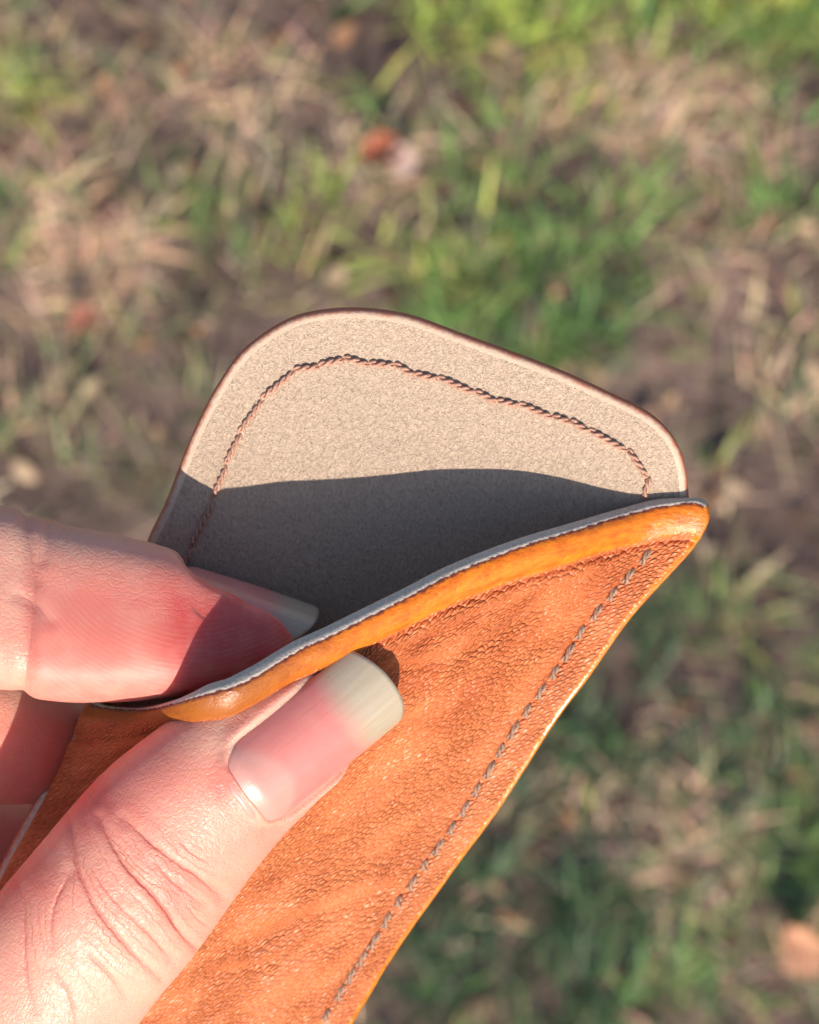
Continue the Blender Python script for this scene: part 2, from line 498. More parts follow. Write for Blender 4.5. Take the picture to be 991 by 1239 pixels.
def lumps(x, y):
    p = np.stack([x, y, 0 * x], 1)
    return 0.016 * (vnoise(p, 9, 1) - .5) + 0.010 * (vnoise(p, 31, 2) - .5) + 0.005 * (vnoise(p, 80, 6) - .5)


def mat_ground():
    nt = NT('soil')
    c = nt.n('TexCoord').outputs['Object']
    a = nt.noise(c, 9, 4, 0.6)
    b = nt.noise(c, 60, 4, 0.7)
    col = ramp(nt, a, [(0.3, (0.095, 0.063, 0.055)), (0.5, (0.150, 0.100, 0.085)), (0.7, (0.25, 0.17, 0.135))])
    col = nt.mix(nt.step(b, 0.45, 0.75, 0, 0.45), col, (0.42, 0.29, 0.21))
    col = nt.mix(nt.step(nt.noise(c, 33, 3), 0.55, 0.75, 0, 0.6), col, (0.085, 0.060, 0.050))
    far = nt.n('VectorMath', {0: c}, operation='LENGTH').outputs['Value']
    turf = nt.mix(nt.noise(c, 2.0, 6, 0.7), (0.10, 0.13, 0.045), (0.24, 0.19, 0.11))
    col = nt.mix(nt.step(far, 1.6, 3.2), col, turf)
    nt.p(Base_Color=col, Roughness=0.95, Normal=nt.bump(nt.math('ADD', b, a), 12, 0.8))
    nt.b.inputs['Specular IOR Level'].default_value = 0.1
    return nt.m


def build_ground():
    d = np.linspace(-1.15, 1.15, 150)
    out = 1.15 * np.geomspace(1.03, 500, 26)
    xs = np.r_[-out[::-1], d, out]
    ys = xs + 0.55
    X, Y = np.meshgrid(xs, ys, indexing='ij')
    x, y = X.ravel(), Y.ravel()
    near = np.clip(1.6 - np.maximum(abs(x), abs(y - .55)), 0, .4) / .4
    z = lumps(x, y) * near
    n, m = X.shape
    i = (np.arange(n - 1)[:, None] * m + np.arange(m - 1)[None]).ravel()
    f = np.stack([i, i + m, i + m + 1, i + 1], 1)
    o = mesh_obj('ground', np.stack([x, y, z], 1), f, mat_ground(), scale=1)
    tag(o, kind='structure')


def mat_blade(name, rough=0.55):
    nt = NT(name)
    col = nt.attr('tint').outputs['Color']
    nt.p(Base_Color=col, Roughness=rough)
    nt.b.inputs['Specular IOR Level'].default_value = 0.35
    tr = nt.n('BsdfTranslucent', {'Color': col})
    mx = nt.n('MixShader', {0: 0.22})
    nt.t.links.new(nt.b.outputs[0], mx.inputs[1])
    nt.t.links.new(tr.outputs[0], mx.inputs[2])
    out = nt.t.nodes['Material Output']
    nt.t.links.new(mx.outputs[0], out.inputs['Surface'])
    return nt.m


def build_blades():
    N = 330000
    x = rng.uniform(-0.85, 0.85, N)
    y = rng.uniform(-0.30, 1.65, N)
    W = patch_weights(x, y)
    dens = W.sum(0)
    tuft = smooth(vnoise(np.stack([x, y, 0 * x], 1), 38, 9), .30, .62) * .85 + .15
    ok = rng.random(N) < np.clip((0.012 + 0.46 * dens) * tuft, 0, .85)
    x, y, W = x[ok], y[ok], W[:, ok]
    n = len(x)
    Wn = W + np.array([.01, .02, .02, .05, .07])[:, None]
    cum = np.cumsum(Wn / Wn.sum(0), 0)
    kind = (rng.random(n)[None] > cum).sum(0)
    kind = np.clip(kind, 0, 4)
    straw = kind == 4
    L = np.where(straw, rng.uniform(.015, .050, n), rng.uniform(.018, .048, n))
    wd = np.where(straw, rng.uniform(.0008, .0022, n), rng.uniform(.0012, .0028, n))
    az = rng.uniform(0, 2 * math.pi, n)
    lean = np.where(straw, rng.uniform(1.05, 1.5, n), rng.uniform(.45, 1.45, n))
    curl = rng.uniform(0.1, 0.9, n)
    col = KINDC[kind] * rng.uniform(.50, 1.50, n)[:, None]
    col *= 1 + rng.normal(0, .10, (n, 3))
    z0 = lumps(x, y) - .001
    for name, sel, rough in (('grass', ~straw, .5), ('dry_grass', straw, .7)):
        k = sel.sum()
        segs = 4
        V = np.zeros((k, segs + 1, 2, 3))
        px, py, pz = x[sel].copy(), y[sel].copy(), z0[sel].copy()
        le, cu, a, l, w_ = lean[sel], curl[sel], az[sel], L[sel], wd[sel]
        side = np.stack([-np.sin(a), np.cos(a)], 1)
        for s in range(segs + 1):
            hw = w_ * .5 * (1 - (s / segs) ** 2.2 * .93)
            V[:, s, 0] = np.stack([px - side[:, 0] * hw, py - side[:, 1] * hw, pz], 1)
            V[:, s, 1] = np.stack([px + side[:, 0] * hw, py + side[:, 1] * hw, pz + hw * .5], 1)
            th = np.clip(le + cu * (s / segs), 0, 1.62)
            px += np.sin(th) * np.cos(a) * l / segs
            py += np.sin(th) * np.sin(a) * l / segs
            pz += np.cos(th) * l / segs
        base = np.arange(k)[:, None] * (2 * (segs + 1)) + 2 * np.arange(segs)[None]
        b = base.ravel()
        F = np.stack([b, b + 1, b + 3, b + 2], 1)
        C = np.repeat(np.c_[col[sel], np.ones(k)], 2 * (segs + 1), 0)
        o = mesh_obj(name, V.reshape(-1, 3), F, mat_blade(name + '_blade', rough), scale=1, attrs={'tint': ('FLOAT_COLOR', C)})
        tag(o, kind='stuff', label='sparse green lawn blades in uneven tufts' if name == 'grass' else 'pale dry straw lying between the green tufts')
        print(name, k)


def build_litter():
    """crumbs of dead leaf and bark on the bare soil"""
    n = 2600
    x = rng.uniform(-0.85, 0.85, n)
    y = rng.uniform(-0.30, 1.65, n)
    V, F, C = [], [], []
    pal = np.array([(.36, .22, .14), (.48, .34, .22), (.20, .11, .075), (.42, .22, .12), (.40, .30, .22)])
    z = lumps(x, y)
    for i in range(n):
        r = rng.uniform(.003, .010)
        k = 6
        a0 = rng.uniform(0, 6.28)
        tilt = rng.normal(0, .45, 2)
        b = len(V)
        asp = rng.uniform(.35, .9)
        ca, sa = math.cos(a0), math.sin(a0)
        for j in range(k):
            t = 2 * math.pi * j / k
            rr = r * rng.uniform(.7, 1.2)
            u, v = rr * math.cos(t), rr * math.sin(t) * asp
            X, Y = u * ca - v * sa, u * sa + v * ca
            V.append((x[i] + X, y[i] + Y, z[i] + .003 + r * .4 * abs(rng.normal()) * .5 + X * tilt[0] + Y * tilt[1]))
        V.append((x[i], y[i], z[i] + .003 + r * .25))
        for j in range(k):
            F.append((b + j, b + (j + 1) % k, b + k))
        c = pal[rng.integers(5)] * rng.uniform(.7, 1.3)
        C += [(*c, 1)] * (k + 1)
    o = mesh_obj('leaf_litter', np.array(V), np.array(F), mat_blade('litter', .8), scale=1, attrs={'tint': ('FLOAT_COLOR', np.array(C))})
    tag(o, kind='stuff', label='crumbs of dead leaf and bark on bare soil')


def build_leaf(px, py, size, az, col, col2, label, curl=.5):
    x0, y0 = ground_at(px, py)
    nu, nv = 13, 17
    V, C = [], []
    rs = np.random.default_rng(int(px))
    for i in range(nv):
        t = i / (nv - 1)
        hw = (math.sin(math.pi * min(1, t ** .8)) ** .75) * .40 * (1 + .16 * math.sin(t * 19)) + .012
        for j in range(nu):
            s = j / (nu - 1) * 2 - 1
            X, Y = s * hw * size, (t - .5) * size
            Z = size * (curl * .55 * (abs(s) ** 1.6) * hw * 1.3 + .22 * curl * (t - .5) ** 2 + .03 * math.sin(7 * t + 3 * s) + .018 * abs(math.sin(t * 22 + abs(s) * 5)) * (1 - abs(s) * .3))
            V.append((X, Y, Z))
            f = .5 + .5 * math.sin(t * 22 + abs(s) * 5)
            c = np.array(col) * f + np.array(col2) * (1 - f)
            C.append((*(c * rs.uniform(.85, 1.15)), 1))
    n0 = len(V)
    V += [(a, b, c - .0006) for a, b, c in V]
    C += C[:]
    F = []
    for i in range(nv - 1):
        for j in range(nu - 1):
            a = i * nu + j
            F.append((a, a + 1, a + nu + 1, a + nu))
            F.append((n0 + a, n0 + a + nu, n0 + a + nu + 1, n0 + a + 1))
    for i in range(nv - 1):
        for j in (0, nu - 1):
            a = i * nu + j
            F.append((a, a + nu, n0 + a + nu, n0 + a))
    o = mesh_obj('fallen_leaf', np.array(V), F, M_LEAF, scale=1, attrs={'tint': ('FLOAT_COLOR', np.array(C))})
    zz = float(lumps(np.array([x0]), np.array([y0]))[0])
    o.location = (x0, y0, zz + .020)
    o.rotation_euler = (rs.uniform(-.25, .25), rs.uniform(-.25, .25), az)
    tag(o, label, 'leaf', 'fallen leaves on the lawn')
    st = []
    b0 = np.array([0, -.5 * size, .22 * curl * .25 * size])
    pts = np.stack([b0 + np.array([.02 * size * k, -.10 * size * k, .015 * size * k]) for k in range(4)])
    v, f = tube(pts, [.0011, .001, .0009, .0012], 6)
    mesh_obj('stem', v, f, M_TWIG, parent=o, scale=1)
    return o


def tube(pts, r, k=8, cap=True):
    pts = np.asarray(pts, float)
    r = np.broadcast_to(np.asarray(r, float), (len(pts),))
    t = np.gradient(pts, axis=0)
    t /= np.linalg.norm(t, axis=1)[:, None]
    ref = np.array([0.12, 0.23, 1.0])
    V = []
    for p, tt, rr in zip(pts, t, r):
        a = np.cross(tt, ref)
        a /= np.linalg.norm(a)
        b = np.cross(tt, a)
        for j in range(k):
            th = 2 * math.pi * j / k
            V.append(p + rr * (math.cos(th) * a + math.sin(th) * b))
    F = []
    for i in range(len(pts) - 1):
        for j in range(k):
            F.append((i * k + j, i * k + (j + 1) % k, (i + 1) * k + (j + 1) % k, (i + 1) * k + j))
    if cap:
        F.append(tuple(range(k))[::-1])
        F.append(tuple((len(pts) - 1) * k + j for j in range(k)))
    return np.array(V), F


build_ground()
build_blades()
build_litter()
M_LEAF = mat_blade('dead_leaf', .6)
M_TWIG = mat_thread('twig', (0.22, 0.13, 0.09), (0.42, 0.30, 0.22), .8)
build_leaf(963, 1150, .034, .5, (.62, .30, .17), (.72, .40, .25), 'peach brown curled leaf at the right edge below the case', .9)
build_leaf(462, 200, .030, 1.9, (.46, .13, .065), (.56, .19, .10), 'orange red leaf on pale straw above the case flap', .5)
build_leaf(969, 293, .016, .9, (.62, .42, .24), (.70, .50, .30), 'small pale tan leaf among green grass at the right edge', .4)
build_leaf(487, 208, .022, .3, (.60, .42, .36), (.68, .50, .42), 'pale pinkish leaf lying beside the orange red leaf', .4)
build_leaf(103, 392, .022, 2.4, (.30, .11, .07), (.36, .15, .10), 'dark rusty leaf on olive ground left of the case flap', .6)


def build_twig(a, b, r, label):
    (x0, y0), (x1, y1) = ground_at(*a), ground_at(*b)
    k = 12
    t = np.linspace(0, 1, k)
    pts = np.stack([x0 + (x1 - x0) * t, y0 + (y1 - y0) * t + .003 * np.sin(5 * t), .016 + .004 * np.sin(3 * t + 1)], 1)
    pts -= pts[0]
    v, f = tube(pts, r * (1 - .5 * t), 7)
    o = mesh_obj('twig', v, f, M_TWIG, scale=1)
    o.location = (x0, y0, .014)
    tag(o, label, 'twig', 'twigs on the ground')


build_twig((858, 622), (935, 598), .0022, 'pale dry twig beside the right tip of the case')
build_twig((770, 872), (842, 868), .0016, 'thin grey twig on dark grass right of the stitched edge')

# ------------------------------------------------------------------ the leather case
BASE = P(120, 1600, -28)
case = bpy.data.objects.new('leather_case', None)
COL.objects.link(case)
case.empty_display_size = 0.01
case.matrix_world = Matrix.Translation(HORG + HROT @ Vector(BASE * .001)) @ HROT.to_4x4()
tag(case, 'tan leather slip case with stitched edges held open by a hand', 'leather case')
K = 0.30                               # how fast the back panel comes towards the lens going up


def back_z(px, py):
    y0 = (619.5 - np.asarray(py, float)) / PXMM
    return K * y0 / (1 + K * y0 / DIST)


def BP(px, py, up=0.0):
    """on the inner face of the back panel, lifted by up mm towards the lens"""
    return P(px, py, back_z(px, py) + up)


BACKT = 2.0
OUT = [(-350, 1725), (-170, 1378), (0, 1047), (55, 946), (105, 850), (142, 752), (176, 659), (200, 608), (224.6, 544), (245, 499), (265, 463), (289, 429), (321, 402.5), (354, 384.5),
       (386, 376.5), (422, 373.5), (463, 376), (503, 384), (560, 405), (621, 427), (682, 450.5), (742, 478), (782, 498), (808, 520), (823.5, 544), (831, 569), (834, 598), (837, 625),
       (826, 663), (782, 716), (750, 755), (706, 818), (667, 871), (596, 981), (543, 1052), (465, 1165), (420, 1239), (184, 1626)]


def build_back():
    q = BP([p[0] for p in OUT], [p[1] for p in OUT])[:, :2]
    q = catmull(np.vstack([q, q[:1]]), 520)[:-1]              # closed, about 0.9 mm apart, clockwise seen from the lens
    nxt, prv = np.roll(q, -1, 0), np.roll(q, 1, 0)
    t = nxt - prv
    t /= np.linalg.norm(t, axis=1)[:, None]
    area = 0.5 * np.sum(q[:, 0] * nxt[:, 1] - nxt[:, 0] * q[:, 1])
    o2 = np.stack([t[:, 1], -t[:, 0]], 1) * (1 if area > 0 else -1)       # outward
    nrm = np.array([0, -K, 1.0]) / math.hypot(1, K)
    upv = np.array([0, 1.0, K]) / math.hypot(1, K)

    def on(p2):
        return np.c_[p2, K * p2[:, 1]]
    r = BACKT / 2
    inner = q - o2 * r
    gx, gy = np.meshgrid(np.arange(q[:, 0].min(), q[:, 0].max(), 1.5), np.arange(q[:, 1].min(), q[:, 1].max(), 1.5))
    g = np.stack([gx.ravel(), gy.ravel()], 1) + rng.uniform(-.25, .25, (gx.size, 2))
    # keep grid points well inside the outline
    d = np.min(np.linalg.norm(g[:, None] - inner[None, ::2], axis=2), axis=1)
    x, y = g[:, 0], g[:, 1]
    inside = np.zeros(len(g), bool)
    for a, b in zip(inner, np.roll(inner, -1, 0)):
        c = ((a[1] > y) != (b[1] > y)) & (x < (b[0] - a[0]) * (y - a[1]) / (b[1] - a[1] + 1e-12) + a[0])
        inside ^= c
    g = g[inside & (d > 1.2)]
    pts = np.vstack([inner, g])
    n = len(inner)
    vs, _, tri, *_ = mgeo.delaunay_2d_cdt([Vector(p) for p in pts], [], [list(range(n)) if area > 0 else list(range(n))[::-1]], 1, 1e-6)
    vs = np.array([list(v) for v in vs])
    tri = [tuple(f) for f in tri]
    m = len(vs)

    def sag(p2):     # faint waves of a hand-worked skin
        return .10 * (vnoise(np.c_[p2, 0 * p2[:, :1]], .12, 5) - .5)
    front = on(vs) + nrm * sag(vs)[:, None]
    back = front - nrm * BACKT
    V = [front, back]
    F = [f for f in tri] + [tuple(i + m for i in f[::-1]) for f in tri]
    a0 = vs[tri[0][1]] - vs[tri[0][0]]
    b0 = vs[tri[0][2]] - vs[tri[0][0]]
    if a0[0] * b0[1] - a0[1] * b0[0] < 0:
        F = [f[::-1] for f in F]
    MI = [0] * len(tri) + [1] * len(tri)
    rimv = [np.zeros(m), np.ones(m)]
    # rim
    o3 = np.c_[o2, 0 * o2[:, :1]]
    o3 = o3 - np.outer(o3 @ nrm, nrm)
    ks = 9
    edge_front = on(vs[:n]) + nrm * sag(vs[:n])[:, None]
    rings = []
    for k in range(ks + 1):
        th = math.pi * k / ks
        c, s = math.cos(th), math.sin(th)
        c = math.copysign(abs(c) ** .8, c)
        s = s ** .8
        rings.append(edge_front - nrm * r + nrm * (r * c) + o3 * (r * s))
        rimv.append(np.full(n, k / ks))
    b = 2 * m
    V += rings
    for k in range(ks):
        for i in range(n):
            j = (i + 1) % n
            f = (b + k * n + i, b + (k + 1) * n + i, b + (k + 1) * n + j, b + k * n + j)
            F.append(f if area > 0 else f[::-1])
            MI.append(2)
    V = np.vstack(V)
    # coord for the outer grain
    coord = np.c_[np.full(len(V), 8.0) + V[:, 0] * .5, 30 - V[:, 1], 0 * V[:, 0]]
    o = mesh_obj('back_panel', V - BASE, F, [M_SUEDE, M_LEATHER, M_RIM], parent=case, mat_idx=MI,
                 attrs={'rim': ('FLOAT', np.concatenate(rimv)), 'coord': ('FLOAT_VECTOR', coord)})
    o['label'] = 'beige suede inside of the back panel'
    return o


# the mouth of the front panel: where its outer corner is seen, and how far it stands towards the lens
LIP = [(109, 851, -4.6), (114, 854, -3.6), (120, 856, -2.4), (135, 858, -.4), (155, 859.5, 2.4), (178, 859, 7.4), (200, 855, 12.0), (218, 850, 15.2), (236, 844.5, 17.0), (258, 838.5, 17.8), (283, 832, 18.0), (313, 817.5, 17.3),
       (360, 789, 16.0), (400, 770.5, 14.9), (448, 746.5, 13.5), (497, 722, 12.2), (545, 697, 10.9), (594, 676.5, 9.5), (642, 659, 8.0), (690, 644.5, 6.1), (739, 629.5, 3.6),
       (775, 619.5, 2.1), (800, 614, 1.8), (824, 610.5, 1.7), (842, 609.5, 1.7), (850, 613, 1.7)]
RE = [(850, 613), (855, 627), (836, 663), (788, 716), (755, 755), (711, 818), (672, 871), (601, 981), (548, 1052), (470, 1165), (425, 1239), (188, 1627)]
LE = [(110, 851), (63, 949), (11, 1047), (-158, 1378), (-338, 1725)]   # set back from the edge of the panel behind
FT = 2.0
NU, NV = 200, 260
lip3 = catmull(P(*np.array(LIP).T), 1200)
chord = lip3[-1] - lip3[0]
# u samples denser where the mouth turns sharply at the left
Ls = np.r_[0, np.cumsum(np.linalg.norm(np.diff(lip3, axis=0), axis=1))]
us = np.linspace(0, Ls[-1], NU)
LIPP = np.stack([np.interp(us, Ls, lip3[:, k]) for k in range(3)], 1)
UF = us / Ls[-1]
# fraction along the straight chord, by projection, kept monotone
cf = np.clip((LIPP - LIPP[0]) @ chord / (chord @ chord), 0, 1)
cf = np.maximum.accumulate(cf)
vv = np.r_[np.linspace(0, 6, 40), np.linspace(6, 60, 170)[1:], np.linspace(60, 125, NV - 40 - 169 + 1)[1:]]
NV = len(vv)
rr_ = catmull(BP(*np.array(RE).T, FT + .35), 2000)
ll_ = catmull(BP(*np.array(LE).T, FT + .35), 2000)
rl = np.linspace(0, 1, 2000)
lenR = np.sum(np.linalg.norm(np.diff(rr_, axis=0), axis=1))
fr = np.clip(vv / 125.0, 0, 1)
RR = np.stack([np.interp(fr, rl, rr_[:, k]) for k in range(3)], 1)
LL = np.stack([np.interp(fr, rl, ll_[:, k]) for k in range(3)], 1)
bow = LIPP - (LIPP[0] + cf[:, None] * chord)         # what the mouth stands off its chord
# as one goes down the case the bulge sinks and spreads evenly across
cflat = UF
G = np.zeros((NV, NU, 3))
for j, v in enumerate(vv):
    vs_ = 13.0 + 33.0 * smooth(UF, .25, .43)           # pressed in quickly where the thumb lies
    d = np.exp(-((v / vs_) ** 1.35))
    c = cf * d + cflat * (1 - d)
    base = LL[j] + c[:, None] * (RR[j] - LL[j])
    lift0, lift1 = LIPP[0] - LL[0], LIPP[-1] - RR[0]
    base += math.exp(-((v / 9.0) ** 2)) * (lift0 + c[:, None] * (lift1 - lift0))
    G[j] = base + bow * d[:, None]
    G[j, :, 2] += (1 - d) * 5.0 * np.sin(math.pi * np.clip(c, 0, 1)) ** .8 * (1 if v < 100 else (125 - v) / 25)
ax_right = np.cumsum(np.linalg.norm(np.diff(G[:, ::-1], axis=1, prepend=G[:, ::-1][:, :1]), axis=2), axis=1)[:, ::-1]
DOWN = np.cumsum(np.linalg.norm(np.diff(G, axis=0, prepend=G[:1]), axis=2), axis=0)


def grid_normals(G):
    du = np.gradient(G, axis=1)
    dv = np.gradient(G, axis=0)
    n = np.cross(dv, du)
    n /= np.linalg.norm(n, axis=2)[..., None] + 1e-12
    return n


FN = grid_normals(G)
# surface shaping: rolled mouth band with a crease below it, stitch groove, folds
hgt = np.zeros(G.shape[:2])
hgt += .42 * np.sin(np.clip(DOWN / 4.2, 0, 1) * math.pi) ** .7
hgt -= .30 * np.exp(-((DOWN - 4.5) / .45) ** 2)
hgt += .30 * np.exp(-((DOWN - 5.9) / 1.1) ** 2) * smooth(ax_right, 4, 12)
STITCH_IN = 4.3
groove = np.exp(-((ax_right - STITCH_IN) / .55) ** 2) * smooth(DOWN, 4.5, 6.5)
hgt -= .40 * groove
hgt += .16 * np.exp(-((ax_right - STITCH_IN - 1.6) / .8) ** 2) * smooth(DOWN, 4.5, 6.5)
pxx, pyy = to_px(G)


def poly_dist(px, py, pts):
    best = np.full(px.shape, 1e9)
    for (a, b), (c, d) in zip(pts[:-1], pts[1:]):
        vx, vy = c - a, d - b
        t = np.clip(((px - a) * vx + (py - b) * vy) / (vx * vx + vy * vy), 0, 1)
        best = np.minimum(best, np.hypot(px - a - t * vx, py - b - t * vy))
    return best


for pts, dep, wid in [([(415, 822), (480, 812), (540, 802), (600, 775), (660, 738)], -.42, 9), ([(440, 800), (520, 775), (600, 735)], -.22, 6), ([(470, 855), (560, 845), (640, 800)], .25, 16),
                      ([(300, 1150), (360, 1118), (420, 1098), (470, 1080)], -.45, 11), ([(320, 1110), (380, 1085), (450, 1060)], .38, 14), ([(330, 1190), (400, 1160), (450, 1120)], .30, 13),
                      ([(350, 1060), (420, 1020), (500, 960)], -.15, 14), ([(260, 1180), (330, 1165)], -.3, 9), ([(520, 900), (590, 880)], -.12, 12)]:
    hgt += 1.3 * dep * np.exp(-(poly_dist(pxx, pyy, pts) / wid) ** 2)
hgt += .35 * (vnoise(np.stack([pxx.ravel() / 11, pyy.ravel() / 11, 0 * pxx.ravel()], 1), .16, 8).reshape(pxx.shape) - .5) * smooth(DOWN, 4, 8)
hgt *= smooth(ax_right, 0.0, .5) * .0 + 1
SURF = G + FN * hgt[..., None]
SN = grid_normals(SURF)


def build_front():
    n = NV * NU
    outer = SURF
    inner = G - FN * (1.25 + (FT - 1.25) * smooth(DOWN, .5, 7.0))[..., None]
    ids = np.arange(n).reshape(NV, NU)
    V = [outer.reshape(-1, 3), inner.reshape(-1, 3)]
    a, b, c, d = ids[:-1, :-1].ravel(), ids[:-1, 1:].ravel(), ids[1:, 1:].ravel(), ids[1:, :-1].ravel()
    Fo = np.stack([a, d, c, b], 1)
    Fi = np.stack([a, b, c, d], 1) + n
    # boundary loop: mouth left to right, right edge down, foot right to left, left edge up
    loop = [(0, i) for i in range(NU)] + [(j, NU - 1) for j in range(1, NV)] + [(NV - 1, i) for i in range(NU - 2, -1, -1)] + [(j, 0) for j in range(NV - 2, 0, -1)]
    side = [0] * NU + [1] * (NV - 1) + [2] * (NU - 1) + [3] * (NV - 2)
    loop = np.array(loop)
    Po = outer[loop[:, 0], loop[:, 1]]
    Pi = inner[loop[:, 0], loop[:, 1]]
    nn = FN[loop[:, 0], loop[:, 1]]
    dv = np.gradient(G, axis=0)
    du = np.gradient(G, axis=1)
    od = []
    for (j, i), s in zip(loop, side):
        o = np.zeros(3)
        if j == 0:
            o -= dv[j, i] / np.linalg.norm(dv[j, i])
        if j == NV - 1:
            o += dv[j, i] / np.linalg.norm(dv[j, i])
        if i == NU - 1:
            o += du[j, i] / np.linalg.norm(du[j, i])
        if i == 0:
            o -= du[j, i] / np.linalg.norm(du[j, i])
        od.append(o / np.linalg.norm(o))
    od = np.array(od)
    for _ in range(8):       # ease the turn at the corners
        od = (od + np.roll(od, 1, 0) + np.roll(od, -1, 0))
        od /= np.linalg.norm(od, axis=1)[:, None]
    od -= np.sum(od * nn, 1)[:, None] * nn
    mid, half = (Po + Pi) / 2, np.linalg.norm(Po - Pi, axis=1)[:, None] / 2
    ax = (Po - Pi) / (2 * half)
    bev = np.where(np.array(side) == 0, 0.50, 0.0)
    bev[:NU] *= smooth(UF, .06, .16) * smooth(UF, .995, .95)
    bev[np.array(side) == 3] = .85
    for _ in range(6):
        bev = (bev + np.roll(bev, 1) + np.roll(bev, -1)) / 3
    ks = 8
    rv = [np.ones(n), np.zeros(n)]
    coord = [np.stack([ax_right.ravel(), DOWN.ravel(), 0 * DOWN.ravel()], 1)] * 2
    for k in range(ks + 1):
        th = math.pi * k / ks
        c, s = math.cos(th), math.sin(th)
        c = math.copysign(abs(c) ** .75, c)
        s = s ** .55
        V.append(mid + ax * half * c + od * (.35 * s + bev[:, None] * (1 - c) / 2))
        rv.append(np.full(len(loop), 1 - k / ks))
        coord.append(np.stack([ax_right[loop[:, 0], loop[:, 1]], DOWN[loop[:, 0], loop[:, 1]], 0 * nn[:, 0]], 1))
    m = len(loop)
    b0 = 2 * n
    i = np.arange(m)
    jn = (i + 1) % m
    Fr, MI = [], []
    side = np.array(side)
    for k in range(ks):
        Fr.append(np.stack([b0 + k * m + i, b0 + k * m + jn, b0 + (k + 1) * m + jn, b0 + (k + 1) * m + i], 1))
        MI.append(np.where(side == 0, 2, np.where(side == 3, 4, 3)))
    F = np.vstack([Fo, Fi] + Fr)
    MI = np.r_[np.zeros(len(Fo), int), np.ones(len(Fi), int), np.concatenate(MI)]
    o = mesh_obj('front_panel', np.vstack(V) - BASE, F, [M_LEATHER, M_SUEDE, M_LIP, M_SIDE, M_SIDE], parent=case, mat_idx=MI,
                 attrs={'rim': ('FLOAT', np.concatenate(rv)), 'coord': ('FLOAT_VECTOR', np.vstack(coord))})
    o['label'] = 'grained orange brown front panel with a glossy amber mouth band'
    return o


def twisted_stitch(a, b, nrm, rad, turns, depth, plies=2):
    """two-ply thread from hole a to hole b, dipping into the leather at both ends"""
    k = max(14, int(turns * 10))
    t = np.linspace(-.04, 1.04, k)
    ax = (b - a)
    L = np.linalg.norm(ax)
    ax = ax / L
    sd = np.cross(nrm, ax)
    V, F = [], []
    for p in range(plies):
        ph = 2 * math.pi * (t * turns + p / plies)
        lift = rad * .75 - depth * (np.abs(2 * t - 1) ** 5)
        c = a + np.outer(t * L, ax) + np.outer(lift + rad * .55 * np.cos(ph), nrm) + np.outer(rad * .62 * np.sin(ph), sd)
        v, f = tube(c, rad * .62 * (1 - .25 * np.abs(2 * t - 1) ** 4), 7)
        F += [tuple(i + len(V) for i in q) for q in f]
        V += v.tolist()
    return np.array(V), F


back_panel = build_back()
front_panel = build_front()

NODES = [(62, 1040), (95, 975), (128, 905), (152, 852), (179, 790), (205, 725), (231, 664), (258, 604), (274, 562), (290, 524), (317, 483), (356, 447.5), (386, 442), (416, 433), (447, 440), (477, 440.5), (502, 453), (530, 457),
         (575, 474), (601, 485), (628, 489), (669, 504), (690, 509), (712, 520.5), (759, 544), (784, 577), (780, 604), (776, 640), (757, 690), (724, 730), (694, 775)]
nb = np.array([0, -K, 1.0]) / math.hypot(1, K)
for a, b in zip(NODES[:-1], NODES[1:]):
    A, B = BP(*a, 0.0), BP(*b, 0.0)
    L = np.linalg.norm(B - A)
    sd = np.cross(nb, (B - A) / L)
    A, B = A + sd * .13, B - sd * .13                  # saddle stitches lie aslant
    v, f = twisted_stitch(A, B, nb, .31, L / 1.9, .45)
    mesh_obj('stitch', v - BASE, f, M_THREAD, parent=back_panel)


def on_front(inset, v, left=False):
    j = int(np.argmin(abs(vv - v)))
    row = ax_right[j]
    if left:
        row = ax_right[j][0] - ax_right[j]
        i = int(np.argmin(abs(row - inset)))
    else:
        i = int(np.argmin(abs(row - inset)))
    return SURF[j, i], SN[j, i]


for k in range(34):
    v0 = 5.6 + k * 2.72
    p, n0 = on_front(STITCH_IN + .15 * math.sin(k * 2.1), v0)
    q, n1 = on_front(STITCH_IN + .12 * math.sin(k * 1.3 + 1), v0 + 2.0)
    nn_ = np.cross(n0, (q - p) / np.linalg.norm(q - p))
    p, q = p - nn_ * .22, q + nn_ * .22
    v, f = twisted_stitch(p, q, (n0 + n1) / np.linalg.norm(n0 + n1), .36, .8, .62)
    mesh_obj('stitch', v - BASE, f, M_THREAD2, parent=front_panel)

# ------------------------------------------------------------------ the hand
def chain(st, ref, n=44, tipcap=True):
    """st: rows x,y,z,w,h (mm); ref: dorsal direction"""
    st = np.asarray(st, float)
    c = catmull(st, n)
    pos, w, h = c[:, :3], c[:, 3], c[:, 4]
    t = np.gradient(pos, axis=0)
    t /= np.linalg.norm(t, axis=1)[:, None]
    ref = np.asarray(ref, float)
    if ref.ndim == 1:
        ref = np.repeat(ref[None], n, 0)
    else:
        ref = np.stack([np.interp(np.linspace(0, 1, n), np.linspace(0, 1, len(ref)), ref[:, k]) for k in range(3)], 1)
    nn = ref - np.sum(ref * t, 1)[:, None] * t
    nn /= np.linalg.norm(nn, axis=1)[:, None]
    L = np.r_[0, np.cumsum(np.linalg.norm(np.diff(pos, axis=0), axis=1))]
    return dict(pos=pos, w=w, h=h, t=t, n=nn, b=np.cross(t, nn), L=L)


